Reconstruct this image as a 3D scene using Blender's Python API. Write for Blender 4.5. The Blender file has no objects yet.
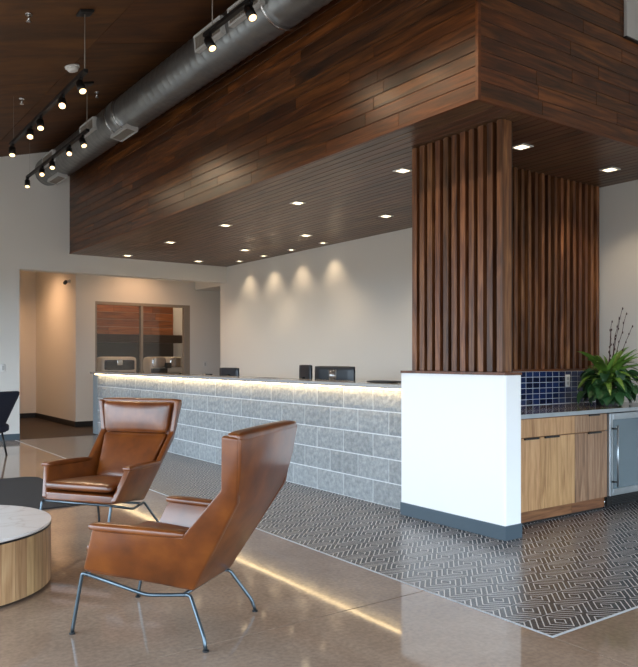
import bpy, bmesh, math, random
from mathutils import Vector, Matrix
random.seed(7)
PI = math.pi
S = bpy.context.scene
COL = S.collection

# ------------------------------------------------------------------ camera
TH = math.radians(35.622)
cam = bpy.data.cameras.new('camera'); camo = bpy.data.objects.new('camera', cam); COL.objects.link(camo)
camo.location = (0, 0, 1.25); camo.rotation_euler = (PI/2, 0, -TH)
cam.sensor_fit = 'VERTICAL'; cam.sensor_height = 36; cam.lens = 733.813*36/667
cam.shift_y = (358.729-333.5)/667
cam.clip_start = 0.02
S.camera = camo
# ------------------------------------------------------------------ world, daylight, exposure
S.view_settings.view_transform = 'Standard'; S.view_settings.look = 'None'
S.view_settings.gamma = 1; S.view_settings.use_curve_mapping = False
S.view_settings.exposure = 0.0
W = bpy.data.worlds.new('world'); S.world = W; W.use_nodes = True
def overcast():                                            # overcast sky over darker ground
    t = W.node_tree; n = t.nodes; bg = n['Background']; tc = n.new('ShaderNodeTexCoord'); sp = n.new('ShaderNodeSeparateXYZ'); r = n.new('ShaderNodeValToRGB')
    mr = n.new('ShaderNodeMapRange'); mr.inputs[1].default_value = -1
    t.links.new(tc.outputs['Generated'], sp.inputs[0]); t.links.new(sp.outputs[2], mr.inputs[0]); t.links.new(mr.outputs[0], r.inputs[0])
    e = r.color_ramp.elements; e[0].position = 0; e[0].color = (.10, .10, .095, 1); e[1].position = 1; e[1].color = (.70, .86, 1.0, 1)
    x = e.new(.497); x.color = (.12, .12, .115, 1); x = e.new(.503); x.color = (.42, .52, .62, 1)
    t.links.new(r.outputs[0], bg.inputs[0]); bg.inputs[1].default_value = 12.8
overcast()
def area(name, loc, rot, sx, sy, power, color, parent=None):
    l = bpy.data.lights.new(name, 'AREA'); l.shape = 'RECTANGLE'; l.size = sx; l.size_y = sy
    l.energy = power; l.color = color
    o = bpy.data.objects.new(name, l); COL.objects.link(o); o.location = loc; o.rotation_euler = rot
    if parent: o.parent = parent
    return o
for yc, wd in ((-1.45, 3.4), (2.05, 3.4), (5.55, 3.4), (9.05, 3.4), (11.37, 1.04)):                       # portals: sky light through the glazing along the low side
    area('window_portal', (-2.46, yc, 1.31), (0, -PI/2, 0), 2.38, wd, 1, (1, 1, 1)).data.cycles.is_portal = True
for xc, w in ((-1.25, 2.1), (1.45, 3.1), (4.7, 3.2)):      # and through the glazing behind the camera
    area('window_portal', (xc, -4.06, 1.41), (PI/2, 0, 0), w, 2.58, 1, (1, 1, 1)).data.cycles.is_portal = True

# ------------------------------------------------------------------ materials
def srgb(r, g, b):
    f = lambda c: (c/255/12.92 if c/255 <= .04045 else ((c/255+.055)/1.055)**2.4)
    return (f(r), f(g), f(b), 1)
class NT:
    def __init__(s, name):
        s.m = bpy.data.materials.new(name); s.m.use_nodes = True
        s.t = s.m.node_tree; s.b = s.t.nodes['Principled BSDF']
    def n(s, typ, **kw):
        x = s.t.nodes.new(typ)
        for k, v in kw.items(): setattr(x, k, v)
        return x
    def l(s, a, b): s.t.links.new(a, b)
    def math(s, op, a, b=None, c=None):
        x = s.n('ShaderNodeMath', operation=op)
        for i, v in enumerate((a, b, c)):
            if v is None: continue
            if isinstance(v, (int, float)): x.inputs[i].default_value = v
            else: s.l(v, x.inputs[i])
        return x.outputs[0]
    def ramp(s, fac, stops):
        r = s.n('ShaderNodeValToRGB'); e = r.color_ramp.elements
        while len(e) < len(stops): e.new(.5)
        for i, (p, c) in enumerate(stops): e[i].position = p; e[i].color = c
        s.l(fac, r.inputs[0]); return r.outputs[0]
    def mix(s, f, a, b, mode='MIX'):
        x = s.n('ShaderNodeMix', data_type='RGBA', blend_type=mode)
        for i, v in ((0, f), (6, a), (7, b)):
            if isinstance(v, (int, float)): x.inputs[i].default_value = v
            elif isinstance(v, tuple): x.inputs[i].default_value = v
            else: s.l(v, x.inputs[i])
        return x.outputs[2]
    def bump(s, h, strength, dist=.01):
        b = s.n('ShaderNodeBump'); b.inputs['Strength'].default_value = strength; b.inputs['Distance'].default_value = dist
        s.l(h, b.inputs['Height']); s.l(b.outputs[0], s.b.inputs['Normal'])
    def set(s, **kw):
        for k, v in kw.items(): s.b.inputs[k.replace('_', ' ')].default_value = v
def plain(name, col, rough=.5, metal=0., noise=0., scale=30., bump=0., spec=.5, coat=0.):
    N = NT(name); N.set(Base_Color=col, Roughness=rough, Metallic=metal)
    N.b.inputs['Specular IOR Level'].default_value = spec
    if coat: N.b.inputs['Coat Weight'].default_value = coat; N.b.inputs['Coat Roughness'].default_value = .15
    if noise or bump:
        tc = N.n('ShaderNodeTexCoord'); z = N.n('ShaderNodeTexNoise'); z.inputs['Scale'].default_value = scale; z.inputs['Detail'].default_value = 5
        N.l(tc.outputs['Object'], z.inputs['Vector'])
        if noise:
            lo = tuple(c*(1-noise) for c in col[:3])+(1,); hi = tuple(min(1, c*(1+noise)) for c in col[:3])+(1,)
            N.l(N.ramp(z.outputs[0], [(.3, lo), (.7, hi)]), N.b.inputs['Base Color'])
        if bump: N.bump(z.outputs[0], bump)
    return N.m
def emit(name, col, strength):
    N = NT(name); N.set(Base_Color=(.8, .8, .8, 1)); N.b.inputs['Emission Color'].default_value = col
    N.b.inputs['Emission Strength'].default_value = strength; return N.m
def wood(name, dark, mid, light, axis=0, rough=.4, var=.35, grain=1., hue=.002, coat=0., bump=.15):
    """grain along the object's axis (0 x, 1 y, 2 z); every piece gets its own shade"""
    N = NT(name); tc = N.n('ShaderNodeTexCoord'); oi = N.n('ShaderNodeObjectInfo')
    mp = N.n('ShaderNodeMapping'); sc = [14*grain]*3; sc[axis] = 1.1*grain; mp.inputs['Scale'].default_value = sc
    off = N.n('ShaderNodeCombineXYZ'); r40 = N.math('MULTIPLY', oi.outputs['Random'], 40.)
    for i in range(3): N.l(r40, off.inputs[i])
    N.l(tc.outputs['Object'], mp.inputs['Vector']); N.l(off.outputs[0], mp.inputs['Location'])
    z = N.n('ShaderNodeTexNoise'); z.inputs['Scale'].default_value = 1.0; z.inputs['Detail'].default_value = 6; z.inputs['Distortion'].default_value = 1.6
    N.l(mp.outputs[0], z.inputs['Vector'])
    z2 = N.n('ShaderNodeTexNoise'); z2.inputs['Scale'].default_value = 6.; z2.inputs['Detail'].default_value = 3
    N.l(mp.outputs[0], z2.inputs['Vector'])
    f = N.math('ADD', N.math('MULTIPLY', z.outputs[0], .75), N.math('MULTIPLY', z2.outputs[0], .25))
    c = N.ramp(f, [(.32, dark), (.5, mid), (.68, light)])
    hs = N.n('ShaderNodeHueSaturation'); N.l(c, hs.inputs['Color'])
    wn = N.n('ShaderNodeTexWhiteNoise', noise_dimensions='1D'); N.l(oi.outputs['Random'], wn.inputs['W'])
    v = N.math('MULTIPLY_ADD', wn.outputs['Value'], 2*var, 1-var); N.l(v, hs.inputs['Value'])
    h = N.math('MULTIPLY_ADD', oi.outputs['Random'], 2*hue, .5-hue); N.l(h, hs.inputs['Hue'])
    N.l(hs.outputs[0], N.b.inputs['Base Color'])
    N.set(Roughness=rough); N.bump(f, bump, .004)
    if coat: N.b.inputs['Coat Weight'].default_value = coat; N.b.inputs['Coat Roughness'].default_value = .25
    return N.m
M = {}
M['white_wall'] = plain('painted_wall', srgb(226, 224, 219), .85, bump=.04, scale=250)
M['partition_wall'] = plain('partition_paint', srgb(246, 247, 247), .7, bump=.03, scale=250)
M['plank'] = wood('soffit_plank_wood', srgb(38, 19, 7), srgb(82, 45, 18), srgb(122, 72, 32), 0, .38, .38, 1., .004, .08)
M['under_board'] = wood('soffit_board_wood', srgb(54, 34, 23), srgb(92, 62, 44), srgb(122, 88, 64), 0, .38, .18, 1., .01, .2)
M['slat'] = wood('slat_walnut', srgb(54, 30, 16), srgb(98, 59, 34), srgb(140, 94, 58), 2, .42, .36, 1., .004)
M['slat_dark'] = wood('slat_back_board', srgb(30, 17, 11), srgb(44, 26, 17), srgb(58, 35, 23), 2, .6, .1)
M['trim_wood'] = wood('soffit_trim_wood', srgb(66, 34, 15), srgb(98, 54, 26), srgb(118, 70, 36), 0, .4, .05)
M['cabinet_light'] = wood('cabinet_pale_walnut', srgb(150, 108, 70), srgb(188, 144, 98), srgb(208, 166, 120), 2, .45, .06, 1.3, .005)
M['cabinet_dark'] = wood('cabinet_grey_walnut', srgb(104, 76, 54), srgb(146, 112, 84), srgb(176, 142, 110), 2, .45, .06, 1.3, .005)
M['plinth'] = wood('plinth_walnut', srgb(88, 54, 34), srgb(128, 84, 54), srgb(150, 104, 70), 0, .45, .05, 1.2)
M['table_wood'] = wood('table_drum_oak', srgb(132, 98, 66), srgb(176, 136, 96), srgb(200, 164, 122), 2, .45, .12, 1., .01)
M['ceil_ply'] = wood('ceiling_plywood', srgb(60, 34, 9), srgb(84, 48, 14), srgb(106, 64, 20), 0, .65, .04, .22, .003)
M['dark_floor'] = wood('corridor_plank_wood', srgb(26, 17, 12), srgb(40, 27, 19), srgb(54, 37, 26), 0, .65, .25, .8)
M['bar_plank'] = wood('bar_wall_planks', srgb(84, 44, 20), srgb(134, 76, 36), srgb(164, 100, 52), 0, .5, .3)
M['baseboard'] = plain('slate_baseboard', srgb(74, 88, 98), .45)
M['end_paint'] = plain('desk_end_paint', srgb(142, 156, 164), .6)
M['black_base'] = plain('black_baseboard', srgb(24, 22, 22), .5)
M['black_metal'] = plain('black_metal', srgb(18, 18, 19), .45)
M['steel_rod'] = plain('blued_steel_rod', srgb(92, 104, 112), .32, .85)
M['stainless'] = plain('brushed_stainless', srgb(176, 184, 190), .3, .9, noise=.06, scale=8)
M['chrome'] = plain('chrome', srgb(215, 215, 215), .15, 1.)
M['grey_frame'] = plain('grey_window_frame', srgb(150, 142, 132), .5)
M['fabric_navy'] = plain('navy_fabric', srgb(26, 32, 50), .85, noise=.2, scale=300, bump=.2)
M['rug'] = plain('charcoal_rug', srgb(46, 44, 46), .95, noise=.25, scale=200, bump=.4)
M['plastic_white'] = plain('white_plastic', srgb(228, 228, 226), .4)
M['black_plastic'] = plain('black_plastic', srgb(20, 21, 24), .4)
M['monitor_back'] = plain('monitor_back', srgb(34, 40, 48), .35)
M['white_metal'] = plain('white_register', srgb(190, 190, 188), .45)
M['grout'] = plain('pale_grout', srgb(196, 200, 206), .8)
M['mortar'] = plain('mortar', srgb(222, 224, 225), .9, noise=.1)
M['led'] = emit('led_strip', (1, .72, .36, 1), 14)
M['lamp'] = emit('lamp_glow', (1, .78, .48, 1), 5)
M['lamp_track'] = emit('track_lamp_glow', (1, .62, .27, 1), 3.6)
M['leaf_long'] = plain('long_leaf', srgb(98, 134, 52), .4, noise=.35, scale=9)
M['leaf_round'] = plain('round_leaf', srgb(48, 84, 46), .4, noise=.4, scale=9)
M['twig'] = plain('twig_bark', srgb(70, 44, 40), .7)
M['soil'] = plain('soil', srgb(40, 30, 24), .9)
M['pot'] = plain('dark_pot', srgb(50, 48, 46), .5)
def glass_mat(name, col, rough=.02, alpha=1.):
    N = NT(name); N.set(Base_Color=col, Roughness=rough); N.b.inputs['Transmission Weight'].default_value = alpha; N.b.inputs['IOR'].default_value = 1.45
    return N.m
M['tumbler'] = glass_mat('clear_glass', (1, 1, 1, 1))
def pane_mat():
    N = NT('window_pane'); t = N.n('ShaderNodeBsdfTransparent'); g = N.n('ShaderNodeBsdfGlossy'); g.inputs['Roughness'].default_value = .02
    mx = N.n('ShaderNodeMixShader'); mx.inputs[0].default_value = .06
    N.l(t.outputs[0], mx.inputs[1]); N.l(g.outputs[0], mx.inputs[2]); N.l(mx.outputs[0], N.t.nodes['Material Output'].inputs[0]); return N.m
M['pane'] = pane_mat()
M['thin_glass'] = pane_mat(); M['thin_glass'].node_tree.nodes['Mix Shader'].inputs[0].default_value = .3
M['cooler_glass'] = plain('tinted_cooler_glass', srgb(92, 108, 116), .08, .0, spec=.8)
def leather():
    N = NT('cognac_leather'); tc = N.n('ShaderNodeTexCoord')
    z = N.n('ShaderNodeTexNoise'); z.inputs['Scale'].default_value = 7; z.inputs['Detail'].default_value = 6; N.l(tc.outputs['Object'], z.inputs[0])
    v = N.n('ShaderNodeTexVoronoi'); v.inputs['Scale'].default_value = 260; N.l(tc.outputs['Object'], v.inputs[0])
    N.l(N.ramp(z.outputs[0], [(.25, srgb(76, 36, 9)), (.5, srgb(106, 52, 13)), (.78, srgb(130, 70, 20))]), N.b.inputs['Base Color'])
    N.set(Roughness=.38); N.b.inputs['Coat Weight'].default_value = .5; N.b.inputs['Coat Roughness'].default_value = .18
    N.bump(N.math('ADD', z.outputs[0], N.math('MULTIPLY', v.outputs[0], .12)), .12, .006); return N.m
M['leather'] = leather()
def concrete():
    N = NT('polished_concrete'); g = N.n('ShaderNodeNewGeometry')
    z = N.n('ShaderNodeTexNoise'); z.inputs['Scale'].default_value = .9; z.inputs['Detail'].default_value = 8; z.inputs['Roughness'].default_value = .62; N.l(g.outputs['Position'], z.inputs[0])
    y = N.n('ShaderNodeTexNoise'); y.inputs['Scale'].default_value = 45; y.inputs['Detail'].default_value = 4; N.l(g.outputs['Position'], y.inputs[0])
    a = N.ramp(z.outputs[0], [(.3, srgb(138, 116, 100)), (.52, srgb(162, 140, 122)), (.72, srgb(182, 162, 145))])
    b = N.ramp(y.outputs[0], [(.35, (.86, .86, .86, 1)), (.65, (1.08, 1.07, 1.06, 1))])
    N.l(N.mix(1., a, b, 'MULTIPLY'), N.b.inputs['Base Color'])
    r = N.math('MULTIPLY_ADD', z.outputs[0], .06, .03); N.l(r, N.b.inputs['Roughness']); N.b.inputs['Specular IOR Level'].default_value = .6
    return N.m
M['concrete'] = concrete()
TX0, TY0, TT = 2.782, 2.078, .1885
def floor_tile_mat():
    """printed cement tile: nested diamonds, two tiles wide and one deep"""
    N = NT('printed_floor_tile'); g = N.n('ShaderNodeNewGeometry'); sp = N.n('ShaderNodeSeparateXYZ'); N.l(g.outputs['Position'], sp.inputs[0])
    def cell(o, start, period):
        a = N.math('SUBTRACT', o, start); a = N.math('DIVIDE', a, period); a = N.math('FRACT', a)
        a = N.math('SUBTRACT', a, .5); a = N.math('ABSOLUTE', a); return N.math('MULTIPLY', a, period)
    cy_ = cell(sp.outputs[1], TY0, TT); p = N.math('ADD', cell(sp.outputs[0], TX0, 2*TT), cy_)
    f = N.math('FRACT', N.math('MULTIPLY_ADD', p, 1/.042, .29))
    line = N.math('MAXIMUM', N.math('LESS_THAN', f, .2), N.math('MULTIPLY', N.math('GREATER_THAN', cy_, TT/2-.002), .6))
    z = N.n('ShaderNodeTexNoise'); z.inputs['Scale'].default_value = 14; z.inputs['Detail'].default_value = 5; N.l(g.outputs['Position'], z.inputs[0])
    dark = N.ramp(z.outputs[0], [(.3, srgb(60, 61, 65)), (.7, srgb(78, 78, 81))])
    c = N.mix(line, dark, srgb(214, 208, 206)); N.l(c, N.b.inputs['Base Color'])
    N.set(Roughness=.26); return N.m
M['floor_tile'] = floor_tile_mat()
def block_mat():
    N = NT('split_face_block'); tc = N.n('ShaderNodeTexCoord'); oi = N.n('ShaderNodeObjectInfo')
    ad = N.n('ShaderNodeVectorMath', operation='ADD'); N.l(tc.outputs['Object'], ad.inputs[0]); N.l(oi.outputs['Location'], ad.inputs[1])
    z = N.n('ShaderNodeTexNoise'); z.inputs['Scale'].default_value = 22; z.inputs['Detail'].default_value = 8; z.inputs['Roughness'].default_value = .65; N.l(ad.outputs[0], z.inputs[0])
    c = N.ramp(z.outputs[0], [(.34, srgb(136, 140, 142)), (.52, srgb(156, 160, 162)), (.68, srgb(176, 179, 180))])
    hs = N.n('ShaderNodeHueSaturation'); N.l(c, hs.inputs['Color']); N.l(N.math('MULTIPLY_ADD', oi.outputs['Random'], .16, .92), hs.inputs['Value'])
    N.l(hs.outputs[0], N.b.inputs['Base Color']); N.set(Roughness=.85); N.bump(z.outputs[0], .35, .015); return N.m
M['block'] = block_mat()
def tile_blue():
    N = NT('navy_glazed_tile'); oi = N.n('ShaderNodeObjectInfo')
    N.l(N.ramp(oi.outputs['Random'], [(0, srgb(18, 26, 54)), (.5, srgb(26, 38, 76)), (1, srgb(34, 50, 92))]), N.b.inputs['Base Color']); N.set(Roughness=.12); return N.m
M['tile_blue'] = tile_blue()
def duct_mat():
    N = NT('galvanised_spiral_duct'); tc = N.n('ShaderNodeTexCoord'); mp = N.n('ShaderNodeMapping'); mp.inputs['Scale'].default_value = (6, 2, 6)
    N.l(tc.outputs['Object'], mp.inputs[0]); z = N.n('ShaderNodeTexNoise'); z.inputs['Scale'].default_value = 2; z.inputs['Detail'].default_value = 6; N.l(mp.outputs[0], z.inputs[0])
    N.l(N.ramp(z.outputs[0], [(.3, srgb(132, 134, 134)), (.7, srgb(150, 151, 150))]), N.b.inputs['Base Color']); N.set(Roughness=.34, Metallic=.85); return N.m
M['duct'] = duct_mat()
def marble():
    N = NT('white_marble'); tc = N.n('ShaderNodeTexCoord'); z = N.n('ShaderNodeTexNoise'); z.inputs['Scale'].default_value = 2.2; z.inputs['Detail'].default_value = 9; z.inputs['Distortion'].default_value = 1.4
    N.l(tc.outputs['Object'], z.inputs[0]); a = N.math('ABSOLUTE', N.math('SUBTRACT', z.outputs[0], .5))
    N.l(N.ramp(a, [(0, srgb(222, 214, 210)), (.025, srgb(236, 231, 229)), (.2, srgb(242, 238, 237))]), N.b.inputs['Base Color']); N.set(Roughness=.18); return N.m
M['marble'] = marble()
M['quartz'] = plain('grey_quartz', srgb(166, 165, 163), .14, noise=.12, scale=60)
M['worktop_brown'] = plain('dark_quartz', srgb(120, 108, 100), .1, noise=.12, scale=60)

# ------------------------------------------------------------------ helpers
def link(name, me, mat, parent=None, loc=None, rot=None):
    o = bpy.data.objects.new(name, me); COL.objects.link(o)
    if mat and not me.materials: me.materials.append(mat)
    if parent: o.parent = parent
    if loc: o.location = loc
    if rot: o.rotation_euler = rot
    return o
def tag(o, label=None, cat=None, group=None, kind=None):
    for k, v in (('label', label), ('category', cat), ('group', group), ('kind', kind)):
        if v: o[k] = v
    return o
def thing(name, label, cat, loc=(0, 0, 0), rz=0, group=None, kind=None):
    o = bpy.data.objects.new(name, None); COL.objects.link(o); o.location = loc; o.rotation_euler = (0, 0, rz)
    o.empty_display_size = .1
    return tag(o, label, cat, group, kind)
def mesh(name, verts, faces, smooth=False):
    me = bpy.data.meshes.new(name); me.from_pydata([tuple(v) for v in verts], [], faces); me.update()
    if smooth:
        for p in me.polygons: p.use_smooth = True
    return me
def finish(bm, name, smooth=False):
    bmesh.ops.recalc_face_normals(bm, faces=bm.faces)
    me = bpy.data.meshes.new(name); bm.to_mesh(me); bm.free()
    if smooth:
        for p in me.polygons: p.use_smooth = True
    return me
def box_bm(bm, x0, x1, y0, y1, z0, z1, bev=0, seg=2):
    r = bmesh.ops.create_cube(bm, size=1)
    for v in r['verts']: v.co = Vector(((x0+x1)/2+v.co.x*(x1-x0), (y0+y1)/2+v.co.y*(y1-y0), (z0+z1)/2+v.co.z*(z1-z0)))
    if bev:
        es = list({e for v in r['verts'] for e in v.link_edges})
        bmesh.ops.bevel(bm, geom=es, offset=bev, segments=seg, affect='EDGES', profile=.5)
def box(name, x0, x1, y0, y1, z0, z1, mat, parent=None, bev=0, seg=1, loc=None, rot=None):
    bm = bmesh.new(); box_bm(bm, x0, x1, y0, y1, z0, z1, bev, seg)
    return link(name, finish(bm, name), mat, parent, loc, rot)
def boxes(name, lst, mat, parent=None, bev=0, loc=None, rot=None):
    bm = bmesh.new()
    for b in lst: box_bm(bm, *b, bev, 1)
    return link(name, finish(bm, name), mat, parent, loc, rot)
def cyl_bm(bm, p0, p1, r0, r1=None, n=16, cap=True):
    r1 = r0 if r1 is None else r1
    p0, p1 = Vector(p0), Vector(p1); d = p1-p0
    q = d.to_track_quat('Z', 'Y').to_matrix().to_4x4(); q.translation = (p0+p1)/2
    bmesh.ops.create_cone(bm, cap_ends=cap, segments=n, radius1=r0, radius2=r1, depth=d.length, matrix=q)
def cyl(name, p0, p1, r0, mat, parent=None, r1=None, n=16, smooth=True, loc=None, rot=None):
    bm = bmesh.new(); cyl_bm(bm, p0, p1, r0, r1, n); me = finish(bm, name)
    if smooth:
        for p in me.polygons: p.use_smooth = len(p.vertices) == 4
    return link(name, me, mat, parent, loc, rot)
def round_path(pts, r=.03, n=5):
    pts = [Vector(p) for p in pts]; out = [pts[0]]
    for a, b, c in zip(pts, pts[1:], pts[2:]):
        u, v = (a-b), (c-b); k = min(r, u.length*.45, v.length*.45)
        s, e = b+u.normalized()*k, b+v.normalized()*k
        for i in range(n+1):
            t = i/n; out.append((1-t)**2*s+2*t*(1-t)*b+t*t*e)
    out.append(pts[-1]); return out
def tube(name, pts, r, mat, parent=None, n=10, radii=None):
    pts = [Vector(p) for p in pts]; V = []; Fc = []; up = Vector((0, 0, 1))
    t0 = (pts[1]-pts[0]).normalized(); nrm = t0.orthogonal().normalized()
    for i, p in enumerate(pts):
        t = (pts[min(i+1, len(pts)-1)]-pts[max(i-1, 0)]).normalized()
        nrm = (nrm-t*nrm.dot(t)).normalized(); b = t.cross(nrm); rr = radii[i] if radii else r
        for k in range(n): a = 2*PI*k/n; V.append(p+(nrm*math.cos(a)+b*math.sin(a))*rr)
    for i in range(len(pts)-1):
        for k in range(n): Fc.append((i*n+k, i*n+(k+1) % n, (i+1)*n+(k+1) % n, (i+1)*n+k))
    Fc.append(tuple(range(n))[::-1]); Fc.append(tuple((len(pts)-1)*n+k for k in range(n)))
    me = mesh(name, V, Fc, True); return link(name, me, mat, parent)
def rbox_mesh(name, corners, r=.03, n=8, puff=0., axis=2):
    """rounded, puffed block between 8 corners given as [z][y][x]"""
    c = [[[Vector(corners[k][j][i]) for i in (0, 1)] for j in (0, 1)] for k in (0, 1)]
    L = [(c[0][0][1]-c[0][0][0]).length, (c[0][1][0]-c[0][0][0]).length, (c[1][0][0]-c[0][0][0]).length]
    rr = [min(.98, 2*r/max(l, 1e-6)) for l in L]
    bm = bmesh.new(); bmesh.ops.create_cube(bm, size=2); bmesh.ops.subdivide_edges(bm, edges=bm.edges, cuts=n, use_grid_fill=True)
    for v in bm.verts:
        q = v.co; g = [math.copysign(abs(x)**.6, x) for x in q]    # crowd vertices to the edges
        inner = [max(-(1-rr[i]), min(1-rr[i], g[i])) for i in range(3)]
        dl = Vector([(g[i]-inner[i])/rr[i] for i in range(3)])
        if dl.length > 1e-6: dl = dl/max(dl.length, 1e-6)*min(1., max(abs(x) for x in dl))
        p = [inner[i]+dl[i]*rr[i] for i in range(3)]
        o = [i for i in range(3) if i != axis]
        bulge = puff*(1-p[o[0]]**2)*(1-p[o[1]]**2)/max(L[axis]/2, 1e-6)
        p[axis] *= 1+bulge
        u = [(x+1)/2 for x in p]
        w = Vector((0, 0, 0))
        for k in (0, 1):
            for j in (0, 1):
                for i in (0, 1):
                    w += c[k][j][i]*((u[0] if i else 1-u[0])*(u[1] if j else 1-u[1])*(u[2] if k else 1-u[2]))
        v.co = w
    return finish(bm, name, True)
def rbox(name, x0, x1, y0, y1, z0, z1, r, mat, parent=None, n=6, puff=0., axis=2, loc=None, rot=None):
    cs = [[[(x, y, z) for x in (x0, x1)] for y in (y0, y1)] for z in (z0, z1)]
    return link(name, rbox_mesh(name, cs, r, n, puff, axis), mat, parent, loc, rot)
def bevel_mod(o, w, seg=2):
    m = o.modifiers.new('bevel', 'BEVEL'); m.width = w; m.segments = seg; m.limit_method = 'ANGLE'; m.angle_limit = .6
    for p in o.data.polygons: p.use_smooth = True
def dup(root, loc, rz, label=None, group=None):
    r = root.copy(); COL.objects.link(r); r.location = loc; r.rotation_euler = (0, 0, rz)
    if label: r['label'] = label
    if group: r['group'] = group
    for ch in list(root.children):
        c = ch.copy(); COL.objects.link(c); c.parent = r
        for g in ch.children:
            d = g.copy(); COL.objects.link(d); d.parent = c
    return r

# ------------------------------------------------------------------ the setting
XW, YW, XB = -2.4, 11.9, 6.449       # window side, left wall, back wall
YB = -4.0
HS = 2.93                            # underside of the soffit
cz = lambda x: 3.621+.273*x          # sloping ceiling
wl = thing('wall_left', 'white painted wall with the wide opening to the corridor', 'wall', kind='structure')
def prism_xz(name, pts, y0, y1, mat, parent=None):
    n = len(pts); V = [(x, y0, z) for x, z in pts]+[(x, y1, z) for x, z in pts]
    Fc = [tuple(range(n)), tuple(range(n, 2*n))[::-1]]+[(i, (i+1) % n, n+(i+1) % n, n+i) for i in range(n)]
    bm = bmesh.new(); me = mesh(name, V, Fc); bm.from_mesh(me); bpy.data.meshes.remove(me)
    return link(name, finish(bm, name), mat, parent)
YT = 12.145
prism_xz('wall_panel', [(XW, 0), (2.841, 0), (2.841, 2.64), (XB+.2, 2.64), (XB+.2, cz(XB+.2)+.02), (XW, cz(XW)+.02)], YW, YT, M['white_wall'], wl)
wb = thing('wall_back', 'pale painted wall behind the reception desk', 'wall', kind='structure')
prism_xz('wall_panel', [(XB, 0), (XB+.2, 0), (XB+.2, cz(XB+.2)), (XB, cz(XB)+.02)], YB, YW, M['white_wall'], wb)
prism_xz('wall_end', [(XB, 0), (XB+.2, 0), (XB+.2, 2.64), (XB, 2.64)], YW, YT, M['white_wall'], wb)
# glazed sides out of the frame: frames only, daylight comes through the openings
wr = thing('wall_windows', 'long low glazed side of the lobby', 'wall', kind='structure')
lst = [(XW-.12, XW, YB, YT, 0, .12), (XW-.12, XW, YB, YT, 2.5, cz(XW)+.05)]
for y in (-4.0, -3.25, .25, 3.75, 7.25, 10.75, 11.9): lst.append((XW-.12, XW, y, y+.1, .12, 2.5))
boxes('wall_panel', lst, M['white_wall'], wr)
wf = thing('wall_front', 'glazed side of the lobby behind the viewer', 'wall', kind='structure')
prism_xz('wall_panel', [(XW, 2.7), (XB, 2.7), (XB, cz(XB)), (XW, cz(XW))], YB-.12, YB, M['white_wall'], wf)
boxes('wall_post', [(XW, XB, YB-.12, YB, 0, .12)]+[(x, x+.1, YB-.12, YB, .12, 2.7) for x in (XW, -.2, 3.0, 6.3)], M['white_wall'], wf)
# ceiling of sloping plywood sheets
ce = thing('ceiling', 'dark sloping plywood ceiling', 'ceiling', kind='structure')
xs = [XW-.15+1.22*i for i in range(9)]; xs[-1] = XB+.25
for i in range(8):
    x0, x1 = xs[i]+.003, xs[i+1]-.003
    ys = [YB-.15, -1.6, .84, 3.28, 5.72, 8.16, 10.6, YT+.1] if i % 2 else [YB-.15, -2.8, -.36, 2.08, 4.52, 6.96, 9.4, YT+.1]
    for a, b in zip(ys, ys[1:]):
        xm, ym = (x0+x1)/2, (a+b)/2
        V = [(x-xm, y-ym, cz(x)-cz(xm)+dz) for dz in (0, .03) for x, y in ((x0, a+.003), (x1, a+.003), (x1, b-.003), (x0, b-.003))]
        me = mesh('ceiling_sheet', V, [(3, 2, 1, 0), (4, 5, 6, 7), (0, 1, 5, 4), (1, 2, 6, 5), (2, 3, 7, 6), (3, 0, 4, 7)])
        link('ceiling_sheet', me, M['ceil_ply'], ce, (xm, ym, cz(xm)))
V = [(x, y, cz(x)+dz) for dz in (.031, .12) for x, y in ((XW-.2, YB-.2), (XB+.3, YB-.2), (XB+.3, YT+.15), (XW-.2, YT+.15))]
link('roof_deck', mesh('roof_deck', V, [(3, 2, 1, 0), (4, 5, 6, 7), (0, 1, 5, 4), (1, 2, 6, 5), (2, 3, 7, 6), (3, 0, 4, 7)]), M['black_base'], ce)
# floor: slabs of polished concrete, printed tile, corridor planks
fl = thing('floor', 'polished concrete floor with an inlaid area of patterned tile', 'floor', kind='structure')
box('subfloor', XW-.12, 8.6, YB-.12, 17, -.12, -.014, M['mortar'], fl)
g = .004
YJ = [YB, -.75, 2.884, 6.55, 10.2, YW]
for xa, xb in ((XW, -.9), (-.9, TX0-.014)):
    for ya, yb in zip(YJ, YJ[1:]): box('concrete_slab', xa+g, xb-g, ya+g, yb-g, -.013, 0, M['concrete'], fl)
for ya, yb in ((YB, -.75), (-.75, TY0-.014)): box('concrete_slab', TX0-.014+g, XB, ya+g, yb-g, -.013, 0, M['concrete'], fl)
box('edge_strip', TX0-.012, TX0-.001, TY0-.012, YW, -.013, .001, M['grout'], fl)
box('edge_strip', TX0-.001, XB, TY0-.012, TY0-.001, -.013, .001, M['grout'], fl)
tm = None; cells = []
for i in range(20):
    for j in range(53):
        x, y = TX0+(i+.5)*TT, TY0+(j+.5)*TT
        if x > XB-.05 or y > YW: continue
        if y > 3.75 and x > 4.15: continue
        d = x*math.sin(TH)+y*math.cos(TH); u = 319+733.8*(x*math.cos(TH)-y*math.sin(TH))/d
        cells.append((0 if -5 < u < 645 else 1, d, x, y))
cells.sort()
bm = bmesh.new(); box_bm(bm, -TT/2+.001, TT/2-.001, -TT/2+.001, TT/2-.001, -.013, 0); tm = finish(bm, 'floor_tile')
for c in cells[:296]: link('floor_tile', tm, M['floor_tile'], fl, (c[2], c[3], 0))
bm = bmesh.new()
for c in cells[296:]: box_bm(bm, c[2]-TT/2+.001, c[2]+TT/2-.001, c[3]-TT/2+.001, min(c[3]+TT/2-.001, YW), -.013, 0)
tag(link('far_floor_tiles', finish(bm, 'far_floor_tiles'), M['floor_tile'], fl), kind='stuff')
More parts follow.
